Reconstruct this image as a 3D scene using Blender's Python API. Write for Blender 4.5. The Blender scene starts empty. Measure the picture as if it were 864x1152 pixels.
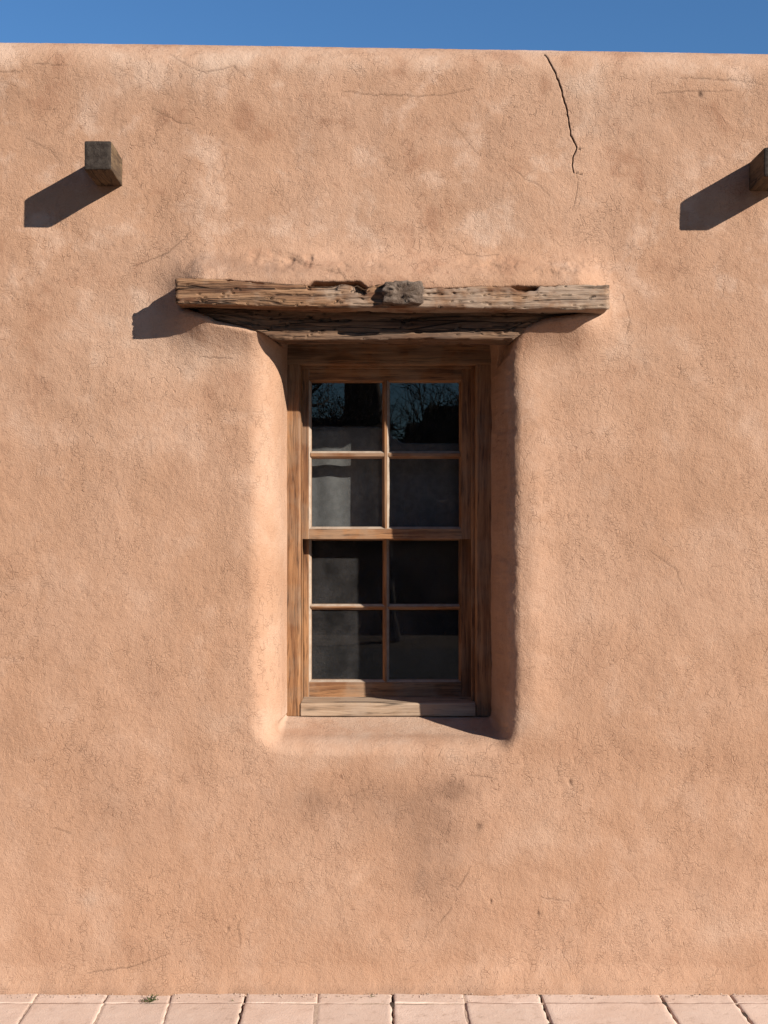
import bpy, math, random
import numpy as np
from mathutils import Vector, Matrix
random.seed(7); RS = np.random.RandomState(11)
scene = bpy.context.scene
COL = scene.collection
# ---------------------------------------------------------------- picture <-> world
F, D, CX, CY, CH = 1443.0, 4.4, 440.0, 590.0, 1.6      # focal px, camera distance, principal point, eye height
def S(y): return F / (D + y)
def PX(px, y=0.0): return (px - CX) / S(y)
def PZ(py, y=0.0): return CH + (CY - py) / S(y)
def ss(a, b, x):
    t = np.clip((x - a) / (b - a), 0, 1); return t * t * (3 - 2 * t)
# ---------------------------------------------------------------- numpy noise
_LAT = RS.rand(256, 256)
def vnoise(x, y):
    xi = np.floor(x).astype(int); yi = np.floor(y).astype(int)
    fx = x - xi; fy = y - yi
    fx = fx*fx*fx*(fx*(fx*6-15)+10); fy = fy*fy*fy*(fy*(fy*6-15)+10)
    a = _LAT[xi % 256, yi % 256]; b = _LAT[(xi+1) % 256, yi % 256]
    c = _LAT[xi % 256, (yi+1) % 256]; d = _LAT[(xi+1) % 256, (yi+1) % 256]
    return (a*(1-fx)+b*fx)*(1-fy) + (c*(1-fx)+d*fx)*fy
def fbm(x, y, o=4, g=0.5, off=0.0):
    x = np.asarray(x, float); y = np.asarray(y, float)
    t = 0; a = 1; n = 0
    for k in range(o):
        ang = 0.6*k + off
        xr = x*math.cos(ang) - y*math.sin(ang); yr = x*math.sin(ang) + y*math.cos(ang)
        t = t + a*vnoise(xr*2**k + 37.1*k + off*53, yr*2**k + 11.7*k + off*29); n += a; a *= g
    return t/n - 0.5
# ---------------------------------------------------------------- object helpers
def link(o, parent=None):
    COL.objects.link(o)
    if parent is not None: o.parent = parent
    return o
def tag(o, label=None, cat=None, group=None, kind=None):
    if label: o['label'] = label
    if cat: o['category'] = cat
    if group: o['group'] = group
    if kind: o['kind'] = kind
    return o
def empty(name, loc=(0, 0, 0), parent=None):
    o = bpy.data.objects.new(name, None); o.location = loc; o.empty_display_size = .1
    return link(o, parent)
def mesh_obj(name, verts, faces, mats, parent=None, fm=None, smooth=False, loc=(0, 0, 0)):
    me = bpy.data.meshes.new(name)
    me.from_pydata([tuple(v) for v in verts], [], [tuple(f) for f in faces])
    for m in (mats if isinstance(mats, (list, tuple)) else [mats]): me.materials.append(m)
    if fm is not None: me.polygons.foreach_set('material_index', fm)
    if smooth: me.polygons.foreach_set('use_smooth', [True]*len(me.polygons))
    me.update()
    o = bpy.data.objects.new(name, me); o.location = loc
    return link(o, parent)
def grid_mesh(name, P, keep=None, mat=None, attrs=None, parent=None):
    """P: (nv, nu, 3) array -> quad grid, built with foreach_set"""
    nv, nu, _ = P.shape
    idx = np.arange(nv*nu).reshape(nv, nu)
    q = np.stack([idx[:-1, :-1], idx[:-1, 1:], idx[1:, 1:], idx[1:, :-1]], -1)
    if keep is not None: q = q[keep]
    q = q.reshape(-1, 4)
    used = np.zeros(nv*nu, bool); used[q.ravel()] = True
    remap = np.cumsum(used) - 1
    q = remap[q]; V = P.reshape(-1, 3)[used]
    me = bpy.data.meshes.new(name)
    me.vertices.add(len(V)); me.vertices.foreach_set('co', V.astype(np.float32).ravel())
    me.loops.add(q.size); me.loops.foreach_set('vertex_index', q.astype(np.int32).ravel())
    me.polygons.add(len(q)); me.polygons.foreach_set('loop_start', (np.arange(len(q))*4).astype(np.int32))
    me.polygons.foreach_set('loop_total', np.full(len(q), 4, np.int32))
    me.update(calc_edges=True)
    me.polygons.foreach_set('use_smooth', np.ones(len(q), bool))
    if mat: me.materials.append(mat)
    for k, a in (attrs or {}).items():
        at = me.attributes.new(k, 'FLOAT', 'POINT')
        at.data.foreach_set('value', a.reshape(-1)[used].astype(np.float32))
    me.update()
    o = bpy.data.objects.new(name, me)
    return link(o, parent)
class MB:
    def __init__(s): s.v = []; s.f = []; s.m = []
    def prism(s, prof, axis, a0, a1, mi=0):
        """prof: list of (p,q) in the two other axes; extruded along axis 'x' or 'z'.
        axis x: (p,q)=(y,z); axis z: (p,q)=(x,y)"""
        n = len(prof); b = len(s.v)
        for a in (a0, a1):
            for p, q in prof:
                s.v.append((a, p, q) if axis == 'x' else ((p, q, a) if axis == 'z' else (p, a, q)))
        for i in range(n):
            j = (i+1) % n; s.f.append((b+i, b+j, b+n+j, b+n+i)); s.m.append(mi)
        s.f.append(tuple(b+i for i in range(n))[::-1]); s.m.append(mi)
        s.f.append(tuple(b+n+i for i in range(n))); s.m.append(mi)
    def box(s, x0, x1, y0, y1, z0, z1, mi=0):
        s.prism([(y0, z0), (y1, z0), (y1, z1), (y0, z1)], 'x', x0, x1, mi)
    def build(s, name, mats, parent=None, bevel=0.0, smooth=False, seg=2):
        o = mesh_obj(name, s.v, s.f, mats, parent, s.m, smooth)
        import bmesh
        bm = bmesh.new(); bm.from_mesh(o.data); bmesh.ops.recalc_face_normals(bm, faces=bm.faces); bm.to_mesh(o.data); bm.free()
        if bevel:
            md = o.modifiers.new('bevel', 'BEVEL'); md.width = bevel; md.segments = seg; md.limit_method = 'ANGLE'
            md.angle_limit = math.radians(20); md.harden_normals = False
        return o
# ---------------------------------------------------------------- node helper
ALB = .5      # brings the colour values written below down to real-world albedo; view exposure makes up for it
class NT:
    def __init__(s, name):
        s.m = bpy.data.materials.new(name); s.m.use_nodes = True; s.t = s.m.node_tree; s.t.nodes.clear()
        s.out = s.n('ShaderNodeOutputMaterial')
    def n(s, typ, props=None, **inp):
        nd = s.t.nodes.new(typ)
        for k, v in (props or {}).items(): setattr(nd, k, v)
        for k, v in inp.items():
            k = {'T': 'Vector', 'sc': 'Scale', 'det': 'Detail', 'ro': 'Roughness', 'di': 'Distortion'}.get(k, k).replace('_', ' ')
            s.put(nd.inputs[k], v)
        return nd
    def put(s, sock, v):
        if isinstance(v, bpy.types.NodeSocket): s.t.links.new(v, sock)
        elif isinstance(v, bpy.types.Node): s.t.links.new(v.outputs[0], sock)
        else:
            if isinstance(v, (tuple, list)) and len(v) == 3 and sock.type == 'RGBA': v = (*[x*ALB for x in v], 1)
            sock.default_value = v
    def math(s, op, a, b=0.0, clamp=False):
        nd = s.t.nodes.new('ShaderNodeMath'); nd.operation = op; nd.use_clamp = clamp
        s.put(nd.inputs[0], a); s.put(nd.inputs[1], b); return nd.outputs[0]
    def mr(s, v, a, b, c=0.0, d=1.0, smooth=True):
        nd = s.t.nodes.new('ShaderNodeMapRange'); nd.interpolation_type = 'SMOOTHSTEP' if smooth else 'LINEAR'
        s.put(nd.inputs[0], v)
        for i, x in enumerate((a, b, c, d)): s.put(nd.inputs[i+1], x)
        return nd.outputs[0]
    def mix(s, f, a, b, mode='MIX'):
        nd = s.t.nodes.new('ShaderNodeMix'); nd.data_type = 'RGBA'; nd.blend_type = mode
        s.put(nd.inputs[0], f); s.put(nd.inputs[6], a); s.put(nd.inputs[7], b); return nd.outputs[2]
    def coord(s): return s.n('ShaderNodeTexCoord').outputs['Object']
    def mapping(s, v, sc=(1, 1, 1), rot=(0, 0, 0), loc=(0, 0, 0)):
        nd = s.n('ShaderNodeMapping'); s.put(nd.inputs[0], v)
        nd.inputs[1].default_value = loc; nd.inputs[2].default_value = rot; nd.inputs[3].default_value = sc
        return nd.outputs[0]
    def noise(s, v, sc, det=4, ro=.55, di=0): return s.n('ShaderNodeTexNoise', None, T=v, sc=sc, det=det, ro=ro, di=di).outputs[0]
    def vor(s, v, sc, feat='DISTANCE_TO_EDGE', out=0):
        return s.n('ShaderNodeTexVoronoi', {'feature': feat}, T=v, sc=sc).outputs[out]
    def attr(s, name): return s.n('ShaderNodeAttribute', {'attribute_name': name}).outputs['Fac']
    def bump(s, h, dist, strength=1.0, normal=None):
        nd = s.n('ShaderNodeBump'); nd.inputs['Strength'].default_value = strength; nd.inputs['Distance'].default_value = dist
        s.put(nd.inputs['Height'], h)
        if normal is not None: s.put(nd.inputs['Normal'], normal)
        return nd.outputs[0]
    def warp(s, v, sc, amt, det=2):
        nz = s.n('ShaderNodeTexNoise', None, T=v, sc=sc, det=det).outputs[1]
        sub = s.n('ShaderNodeVectorMath', {'operation': 'SUBTRACT'}); s.put(sub.inputs[0], nz); sub.inputs[1].default_value = (.5, .5, .5)
        scl = s.n('ShaderNodeVectorMath', {'operation': 'SCALE'}); s.put(scl.inputs[0], sub); scl.inputs['Scale'].default_value = amt
        add = s.n('ShaderNodeVectorMath', {'operation': 'ADD'}); s.put(add.inputs[0], v); s.put(add.inputs[1], scl)
        return add.outputs[0]
    def done(s, color, rough=.9, normal=None, spec=.2):
        b = s.n('ShaderNodeBsdfPrincipled'); s.put(b.inputs['Base Color'], color); s.put(b.inputs['Roughness'], rough)
        b.inputs['Specular IOR Level'].default_value = spec
        if normal is not None: s.put(b.inputs['Normal'], normal)
        s.t.links.new(b.outputs[0], s.out.inputs[0]); return s.m

# ---------------------------------------------------------------- materials
def adobe_mat():
    N = NT('adobe_plaster'); c = N.coord()
    cw = N.warp(c, 3.0, .16, 3)
    cf = N.warp(c, 22, .016, 2)
    big = N.noise(cw, 1.9, 4, .6)
    med = N.noise(cw, 5.5, 5, .62)
    fine = N.noise(c, 78, 3, .62)
    grain = N.noise(c, 300, 2, .6)
    top = N.n('ShaderNodeSeparateXYZ'); N.put(top.inputs[0], c); zz = top.outputs[2]
    calm = N.mr(N.math('ADD', zz, N.math('MULTIPLY', N.math('SUBTRACT', big, .5), 1.6)), 1.5, 2.7, .36, 1.0)   # trowelled smooth below, blotchier towards the parapet
    col = N.mix(N.mr(big, .36, .66), WALL_A, WALL_B)
    col = N.mix(N.math('MULTIPLY', N.mr(med, .50, .68), calm), col, WALL_C)
    col = N.mix(N.math('MULTIPLY', N.mr(med, .46, .30), N.math('MULTIPLY', calm, .6)), col, WALL_D)
    col = N.mix(N.mr(fine, .46, .30, 0, .22), col, WALL_D)
    col = N.mix(N.mr(grain, .44, .26, 0, .42), col, WALL_D)
    col = N.mix(N.mr(grain, .56, .74, 0, .30), col, WALL_C)
    # short drying cracks and straw marks: fragments of stretched cell edges in two directions, clustered
    v1 = N.mapping(cf, (1, 1, .5), (0, .75, .2)); v2 = N.mapping(cf, (.45, 1, 1.1), (.3, -.55, 0))
    clus = N.mr(N.noise(cw, 3.4, 2, .5), .36, .62, .25, 1.0)
    k1 = N.math('MULTIPLY', N.mr(N.vor(v1, 40), 0, .035, 1, 0), N.mr(N.noise(c, 26, 2, .5), .50, .62))
    k2 = N.math('MULTIPLY', N.mr(N.vor(v2, 95), 0, .06, 1, 0), N.mr(N.noise(v1, 34, 2, .5), .48, .62))
    lines = N.math('MULTIPLY', N.math('MAXIMUM', k1, N.math('MULTIPLY', k2, .85)), clus)
    col = N.mix(N.math('MULTIPLY', lines, .36), col, (.28, .13, .075))
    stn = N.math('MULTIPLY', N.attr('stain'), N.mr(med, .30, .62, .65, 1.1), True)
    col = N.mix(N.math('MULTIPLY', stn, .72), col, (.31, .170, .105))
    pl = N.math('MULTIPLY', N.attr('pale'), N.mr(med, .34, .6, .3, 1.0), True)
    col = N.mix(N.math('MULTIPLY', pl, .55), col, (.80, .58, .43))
    col = N.mix(N.attr('crackd'), col, (.045, .022, .013))
    h = N.math('MULTIPLY', lines, -.55)
    h = N.math('ADD', h, N.math('MULTIPLY', fine, .95)); h = N.math('ADD', h, N.math('MULTIPLY', grain, .95))
    return N.done(col, .93, N.bump(h, .0027, .8), .12)
def wood_mat(name, axis, dark, mid, light, grey, greyamt=.3, scale=1.0, bumpd=.0018, rough=.72, ramp=None, crkamt=1.0):
    N = NT(name); c = N.coord()
    st = {'x': (.06, 1, 1), 'z': (1, 1, .06), 'y': (1, .12, 1)}[axis]
    v = N.mapping(N.warp(c, 5, .012, 2), st)
    g1 = N.noise(v, 38*scale, 6, .65); g2 = N.noise(v, 120*scale, 4, .6); g3 = N.noise(c, 7, 4, .6)
    v2 = N.mapping(N.warp(c, 3, .02, 2), tuple(a*.5 if a < 1 else a for a in st))
    crk = N.math('MULTIPLY', N.mr(N.vor(v2, 30*scale), 0, .05, 1, 0), N.mr(N.noise(v2, 14, 3), .46, .6, 0, crkamt))
    col = N.mix(N.mr(g1, .36, .64), mid, light)
    col = N.mix(N.mr(g2, .5, .30, 0, .8), col, dark)
    if ramp:
        sx = N.n('ShaderNodeSeparateXYZ'); N.put(sx.inputs[0], c)
        g3 = N.math('ADD', g3, N.mr(sx.outputs[0], ramp[0], ramp[1], ramp[2], ramp[3], False))
    col = N.mix(N.mr(g3, .42, .62, 0, greyamt), col, grey)
    col = N.mix(N.mr(N.noise(v, 16, 4, .7), .46, .30, 0, .75), col, dark)
    col = N.mix(N.math('MULTIPLY', crk, .9), col, (.02, .011, .007))
    h = N.math('ADD', N.math('MULTIPLY', g1, 1.2), N.math('MULTIPLY', g2, .7)); h = N.math('SUBTRACT', h, crk)
    return N.done(col, rough, N.bump(h, bumpd, .9), .25)
def stone_mat():
    N = NT('paving_stone'); c = N.coord()
    a = N.noise(N.warp(c, 3, .1), 2.6, 5, .6); b = N.noise(c, 22, 5, .65); g = N.noise(c, 190, 3, .6)
    col = N.mix(N.mr(a, .35, .65), (.97, .685, .52), (1.07, .80, .635))
    col = N.mix(N.mr(N.attr('tone'), 0, 1, 0, .40, False), col, (.84, .61, .47))
    col = N.mix(N.mr(b, .46, .28, 0, .5), col, (.60, .40, .29)); col = N.mix(N.mr(b, .56, .75, 0, .5), col, (1.1, .88, .70))
    col = N.mix(N.mr(g, .40, .25, 0, .45), col, (.33, .21, .15))
    h = N.math('ADD', b, N.math('MULTIPLY', g, .5))
    return N.done(col, .9, N.bump(h, .003, .7), .15)
def plain(name, base, var, sc=8, rough=.9, bd=.003):
    N = NT(name); c = N.coord(); a = N.noise(c, sc, 5, .6); b = N.noise(c, sc*9, 4, .6)
    col = N.mix(N.mr(a, .35, .65), base, var); col = N.mix(N.mr(b, .45, .25, 0, .4), col, tuple(x*.6 for x in base))
    return N.done(col, rough, N.bump(N.math('ADD', a, b), bd, .6), .15)
def glass_mat(dust, dcol):
    N = NT('window_glass'); c = N.coord()
    wav = N.noise(N.mapping(c, (1, 1, .6)), 7, 2, .5)
    nb = N.bump(wav, .0003, .5)
    ge = N.n('ShaderNodeNewGeometry'); dt = N.n('ShaderNodeVectorMath', {'operation': 'DOT_PRODUCT'})
    N.put(dt.inputs[0], ge.outputs['Incoming']); N.put(dt.inputs[1], ge.outputs['Normal'])
    one = N.math('SUBTRACT', 1.0, N.math('ABSOLUTE', dt.outputs['Value']), True)
    f = N.math('ADD', N.math('MULTIPLY', N.math('POWER', one, 5.0), .95), .037, True)
    tr = N.n('ShaderNodeBsdfTransparent'); tr.inputs[0].default_value = (.95, .96, .955, 1)
    df = N.n('ShaderNodeBsdfDiffuse'); N.put(df.inputs['Color'], dcol)
    gl = N.n('ShaderNodeBsdfGlossy'); gl.inputs['Roughness'].default_value = .0; N.put(gl.inputs['Normal'], nb)
    d1 = N.mr(N.noise(c, 9, 4, .6), .3, .7, .35, 1.0); d2 = N.mr(N.noise(c, 330, 2, .6), .3, .7, .3, 1.3)
    dd = N.math('MULTIPLY', N.math('MULTIPLY', d1, d2), dust*.5, True)
    m1 = N.n('ShaderNodeMixShader'); N.put(m1.inputs[0], dd); N.put(m1.inputs[1], tr); N.put(m1.inputs[2], df)
    m2 = N.n('ShaderNodeMixShader'); N.put(m2.inputs[0], f); N.put(m2.inputs[1], m1); N.put(m2.inputs[2], gl)
    N.t.links.new(m2.outputs[0], N.out.inputs[0]); return N.m

WALL_A, WALL_B, WALL_C, WALL_D = (.635, .360, .218), (.710, .422, .270), (.81, .522, .360), (.46, .225, .128)
M_ADOBE = adobe_mat()
M_LINT = wood_mat('weathered_lintel_wood', 'x', (.075, .035, .019), (.215, .088, .038), (.50, .272, .140), (.58, .42, .30), .75, 1.5, .007, .85, (-.72, .72, -.14, .09))
M_LINT2 = wood_mat('dark_lintel_wood', 'x', (.05, .023, .013), (.18, .088, .045), (.36, .21, .12), (.20, .13, .09), .5, 1.4, .005, .85)
M_VIGA = wood_mat('roof_beam_wood', 'y', (.04, .022, .012), (.15, .088, .045), (.28, .18, .095), (.11, .07, .045), .5, 1.6, .004, .9)
M_VEND = plain('roof_beam_end_grain', (.060, .043, .033), (.105, .080, .062), 60, .9, .012)
M_GREY = plain('grey_beam_end_wood', (.17, .112, .078), (.36, .265, .20), 34, .9, .016)
M_WZ = wood_mat('window_wood_upright', 'z', (.055, .020, .008), (.27, .112, .044), (.55, .270, .115), (.44, .30, .19), .35, 1.3, .0014, .62, None, .25)
M_WX = wood_mat('window_wood_level', 'x', (.055, .020, .008), (.27, .112, .044), (.55, .270, .115), (.46, .33, .22), .45, 1.3, .0014, .62, None, .25)
M_SILL = wood_mat('sill_wood', 'x', (.16, .095, .055), (.48, .31, .19), (.68, .48, .32), (.66, .50, .37), .4, 1.2, .002, .8)
M_LITBEVEL = plain('sunlit_sash_bevel', (.46, .34, .25), (.58, .45, .34), 30, .8, .001)
M_GL = glass_mat(.030, (.55, .52, .5)); M_GL2 = glass_mat(.135, (.5, .46, .44))
M_BLIND = plain('blind_cloth', (.150, .143, .137), (.19, .182, .175), 40, .95, .001)
M_STONE = stone_mat()
M_SAND = plain('joint_sand', (.74, .52, .38), (.86, .63, .47), 60, .95, .004)
M_SOIL = plain('dusty_ground', (.16, .115, .085), (.20, .15, .11), 1.5, .95, .02)
M_DARKSOIL = plain('joint_soil', (.09, .06, .045), (.13, .09, .06), 60, .95, .004)
M_INNER = plain('inner_plaster', (.30, .24, .19), (.34, .28, .22), 4, .95, .003)
M_ADOBE2 = plain('far_adobe', (.20, .125, .085), (.25, .16, .11), 2, .95, .01)
M_BARK = plain('bark', (.10, .08, .065), (.15, .12, .10), 20, .95, .01)
M_LEAF = plain('weed_leaf', (.09, .13, .04), (.17, .20, .07), 120, .7, .001)
M_STEM = plain('weed_stem', (.20, .19, .08), (.28, .24, .12), 90, .8, .001)

# ================================================================ BUILDING
B = empty('adobe_building')
tag(B, 'tan adobe building with rounded parapet, small deep-set window and wooden lintel, filling the view', 'building')

# ---- front wall
def topz(X): return np.interp(X, [-4, PX(0, .08), PX(200, .08), PX(432, .08), PX(620, .08), PX(864, .08), 4],
                             [3.305, 1.6+(590-48)/322.3+.008, 1.6+(590-50.3)/322.3+.008, 1.6+(590-54)/322.3+.008, 1.6+(590-57)/322.3+.008, 1.6+(590-61)/322.3+.008, 3.215])
def segs(breaks):
    out = [breaks[0][0]]
    for (a, b, st) in breaks:
        n = max(1, int(round((b-a)/st))); out += list(np.linspace(a, b, n+1)[1:])
    return np.array(out)
xs = segs([(-4.2, -1.45, .05), (-1.45, -.48, .0038), (-.48, -.355, .0022), (-.355, .335, .0038), (.335, .455, .0020), (.455, .53, .0038),
           (.53, .66, .0014), (.66, 1.40, .0038), (1.40, 4.2, .05)])
R = .12; HREF = 3.27
vs = segs([(-.12, .0, .02), (.0, .83, .0038), (.83, .93, .0022), (.93, 2.15, .0042), (2.15, 2.45, .0030), (2.45, HREF-R, .0040),
           (HREF-R, HREF-R+R*math.pi/2, .0045), (HREF-R+R*math.pi/2, HREF-R+R*math.pi/2+.28, .03), (HREF-R+R*math.pi/2+.28, HREF-R+R*math.pi/2+.75, .05)])
Xg, Vg = np.meshgrid(xs, vs)
# base surface: flat, quarter round, flat top, back drop
th = np.clip((Vg-(HREF-R))/R, 0, math.pi/2)
over = np.clip(Vg-(HREF-R+R*math.pi/2), 0, .28); down = np.clip(Vg-(HREF-R+R*math.pi/2+.28), 0, None)
Zb = np.minimum(Vg, HREF-R) + R*np.sin(th) - down
Yb = R*(1-np.cos(th)) + over
ny = -np.cos(th); nz = np.sin(th)
Zs = Zb + (topz(Xg)-HREF)*ss(2.4, HREF-.1, Vg)             # parapet line falls gently to the right
# outward height
h = .016*fbm(Xg*1.6, Vg*1.6, 3, .5, .3)*ss(HREF, HREF-.5, Vg) + .008*fbm(Xg*6, Vg*6, 3, .45, 1.1)*ss(HREF+.02, HREF-.25, Vg) + .0016*fbm(Xg*22, Vg*22, 3, .55, 2.0)
h += .0012*fbm(Xg*75, Vg*75, 3, .6, 3.0)
h += .035*ss(.10, -.05, Vg) * (1+.8*fbm(Xg*9, Vg*3, 2)) + .010*ss(.035, 0, Vg)*(1+1.2*fbm(Xg*7, Vg*3, 3, .5, 3))     # foot swells slightly
# swelling around the lintel
cxl, czl = 0.0, PZ(345)
dl = np.maximum(np.abs(Xg-cxl)-.62, 0); dz = Vg-czl
blob = np.exp(-(dl/.11)**2) * np.where(dz > 0, np.exp(-(np.maximum(dz-.07, 0)/.085)**2), np.exp(-(np.maximum(-dz-.02, 0)/.10)**2))
h += .080*blob
zc = .03*fbm(Xg*3, Xg*0+4, 2)
top = np.exp(-((Xg+.36)/.34)**4)*np.exp(-((Vg-PZ(299)-zc)/.038)**2) + .7*np.exp(-((Xg-.40)/.36)**4)*np.exp(-((Vg-PZ(304)-zc)/.03)**2)
lump = fbm(Xg*11, Vg*19, 4, .62, 4.2); wv = .5+1.6*fbm(Xg*4+2, Vg*3, 2)
h += top*np.clip(wv, .1, 1.3)*.075*np.minimum(lump, .08)
# soft swelling of the right jamb, the left jamb and under the sill
h += .012*np.exp(-((Xg-.47)/.07)**2)*ss(.8, 1.0, Vg)*ss(2.3, 2.1, Vg)
h += .004*np.exp(-((Xg+.50)/.12)**2)*ss(.8, 1.0, Vg)*ss(2.3, 2.1, Vg)
h += .003*np.exp(-((Vg-.82)/.10)**2)*np.exp(-(Xg/.5)**4)
# window recess: distances outside the inner rectangle, each side with its own flare and roundness
IX0, IX1, IZ0, IZ1 = -.372, .352, .918, 2.275
wobL = .010*fbm(Vg*5, Vg*0, 3, .5, .7); wobR = .012*fbm(Vg*7+3, Vg*0, 4, .6, 1.7) + .006*fbm(Xg*40, Vg*40, 3, .6, 2.7)
wobB = .010*fbm(Xg*6+9, Xg*0, 3, .5, 2.2)
def prof(d, w1, r, ry, dep):
    t1 = np.clip(d/w1, 0, 1); lin = dep + (ry-dep)*t1
    t2 = np.clip((d-w1)/r, 0, 1); arc = ry*(1-np.sqrt(np.clip(1-(1-t2)**2, 0, 1)))
    return np.where(d < w1, lin, arc)
dL = IX0-Xg; dR = Xg-IX1; dB = IZ0-Vg; dT = Vg-IZ1
DEP = .315
eL = np.maximum(dL + wobL*ss(0, .02, dL), 0); eR = np.maximum(dR + wobR*ss(0, .02, dR), 0)
eB = np.maximum(dB + wobB*ss(0, .02, dB), 0); eS = np.where(eL > 0, eL, eR)
de = np.hypot(eS, eB); wB = (eB/np.maximum(de, 1e-6))**2          # share of the bottom profile: 0 on the sides, 1 below
left = (Xg < 0)
w1 = np.where(left, .012, .044)*(1-wB) + .055*wB
r_ = np.where(left, .105, .050)*(1-wB) + .060*wB
ry = np.where(left, .170, .065)*(1-wB) + .100*wB
carve = prof(de, w1, r_, ry, DEP)
cT = prof(dT, .006, .012, .02, DEP)
carve = np.clip(np.minimum(carve, cT), 0, DEP)
# slot for the lintel beams
def poly_sdf(px, pz, poly):
    n = len(poly); d = np.full(px.shape, 1e9); inside = np.zeros(px.shape, bool)
    for i in range(n):
        x0, z0 = poly[i]; x1, z1 = poly[(i+1) % n]
        ex, ez = x1-x0, z1-z0; t = np.clip(((px-x0)*ex+(pz-z0)*ez)/(ex*ex+ez*ez+1e-12), 0, 1)
        d = np.minimum(d, (px-x0-t*ex)**2+(pz-z0-t*ez)**2)
        c = ((z0 > pz) != (z1 > pz)) & (px < (x1-x0)*(pz-z0)/(z1-z0+1e-12)+x0); inside ^= c
    d = np.sqrt(d); return np.where(inside, -d, d)
yp = -.055
slotpx = [(203, 317), (230, 318), (260, 319), (300, 322), (343, 326), (354, 320), (405, 320), (412, 327), (430, 327), (475, 328), (540, 326), (571, 326), (578, 325), (600, 324.5), (610, 326), (645, 325), (680, 325),
          (681, 344), (670, 350), (640, 353), (610, 358), (592, 366), (580, 378), (574, 395), (560, 420), (335, 420), (324, 404), (316, 389), (300, 375), (280, 367), (245, 360), (222, 351), (205, 345)]
poly = [(PX(a, yp), PZ(b, yp)) for a, b in slotpx]
m = (np.abs(Xg) < .95) & (Vg > 2.0) & (Vg < 2.6)
sd = np.full(Xg.shape, 1.0); sd[m] = poly_sdf(Xg[m], Vg[m], poly)
sd = sd + np.where(m, .008*fbm(Xg*28, Vg*28, 3, .6, 5.0), 0)
rr = np.where(Vg > PZ(335), .010, .024)
cs = np.where(sd < 0, np.clip(.03 + (-sd)*14, 0, .17), 0)
t2 = np.clip(sd/rr, 0, 1); cs = np.where(sd >= 0, .03*(1-np.sqrt(np.clip(1-(1-t2)**2, 0, 1))), cs)
carve = np.maximum(carve, cs)
# cracks: long one at the parapet plus hairlines
crk = np.zeros(Xg.shape); groove = np.zeros(Xg.shape)
def crack(pts, w, depth, dark, wig=0.0, y=0.0):
    global crk, groove
    P = [(PX(a, y), PZ(b, y)) for a, b in pts]
    # refine with wiggle
    Q = []
    for (a, b), (c, d) in zip(P[:-1], P[1:]):
        n = max(2, int(math.hypot(c-a, d-b)/.012))
        for k in range(n): Q.append((a+(c-a)*k/n+random.uniform(-wig, wig), b+(d-b)*k/n+random.uniform(-wig, wig)))
    Q.append(P[-1]); N_ = len(Q)
    for i in range(N_-1):
        (x0, z0), (x1, z1) = Q[i], Q[i+1]
        f = i/(N_-1); ww = w*(.55+.45*math.sin(math.pi*min(1, .15+f*.85)))*random.uniform(.75, 1.2)
        i0, i1 = np.searchsorted(xs, [min(x0, x1)-.02, max(x0, x1)+.02]); j0, j1 = np.searchsorted(vs, [min(z0, z1)-.02, max(z0, z1)+.02])
        a = Xg[j0:j1, i0:i1]; b = Vg[j0:j1, i0:i1]
        if a.size == 0: continue
        ex, ez = x1-x0, z1-z0; t = np.clip(((a-x0)*ex+(b-z0)*ez)/(ex*ex+ez*ez+1e-12), 0, 1)
        d = np.sqrt((a-x0-t*ex)**2+(b-z0-t*ez)**2); g = np.clip(1-d/ww, 0, 1)
        crk[j0:j1, i0:i1] = np.maximum(crk[j0:j1, i0:i1], np.clip(g*1.6, 0, 1)*dark)
        groove[j0:j1, i0:i1] = np.maximum(groove[j0:j1, i0:i1], g*depth)
crack([(614, 52), (617, 60), (623, 74), (627, 85), (633, 104), (638, 122), (640, 135), (642, 150), (649, 165), (645, 175), (643, 184), (645, 192)], .0029, .010, 1.0, .0022)
crack([(649, 165), (653, 166)], .0025, .006, .6, .001)
crack([(645, 192), (655, 195)], .0026, .006, .6, .001)
crack([(645, 192), (650, 200), (648, 220), (645, 232)], .0018, .002, .25, .001)
hair = [[(385, 103), (420, 107), (470, 108), (505, 105), (535, 98)], [(738, 101), (765, 98), (785, 97), (800, 98), (822, 96)], [(765, 83), (800, 83), (835, 85), (864, 90)],
        [(0, 87), (25, 86)], [(36, 78), (50, 77), (75, 79)], [(190, 63), (212, 78), (232, 85), (262, 78), (275, 88)], [(508, 137), (520, 152), (540, 175)], [(572, 185), (590, 200), (605, 207), (618, 220)],
        [(508, 277), (525, 287), (545, 290), (562, 287)], [(170, 125), (200, 140), (216, 143)], [(100, 1093), (150, 1087), (190, 1073)], [(268, 1038), (270, 1065)], [(508, 1022), (496, 1037)],
        [(335, 290), (343, 300), (362, 302)], [(380, 304), (386, 315), (392, 321)], [(505, 995), (515, 1000), (530, 975)], [(525, 872), (560, 876)], [(225, 402), (262, 404)], [(30, 160), (60, 175), (70, 190)],
        [(150, 300), (190, 285), (215, 262)], [(700, 330), (708, 360), (704, 380)], [(610, 1010), (640, 1014)], [(60, 930), (80, 938)], [(730, 620), (760, 640), (770, 665)]]
for q in hair: crack(q, .0033, .0013, .40, .0026)
for (a, b, r_, s_) in [(538, 930, 3.6, .45), (605, 1028, 1.8, .45), (256, 1045, 1.6, .5), (552, 1014, 1.4, .5), (360, 510+10, 0, 0), (641, 880, 2, .5), (787, 101, 2.5, .8)]:
    if r_ == 0: continue
    x0, z0 = PX(a), PZ(b); g = np.exp(-(((Xg-x0)/(r_/328))**2+((Vg-z0)/(r_*1.5/328))**2)); crk = np.maximum(crk, g*s_*.8); groove = np.maximum(groove, g*.004)
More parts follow.
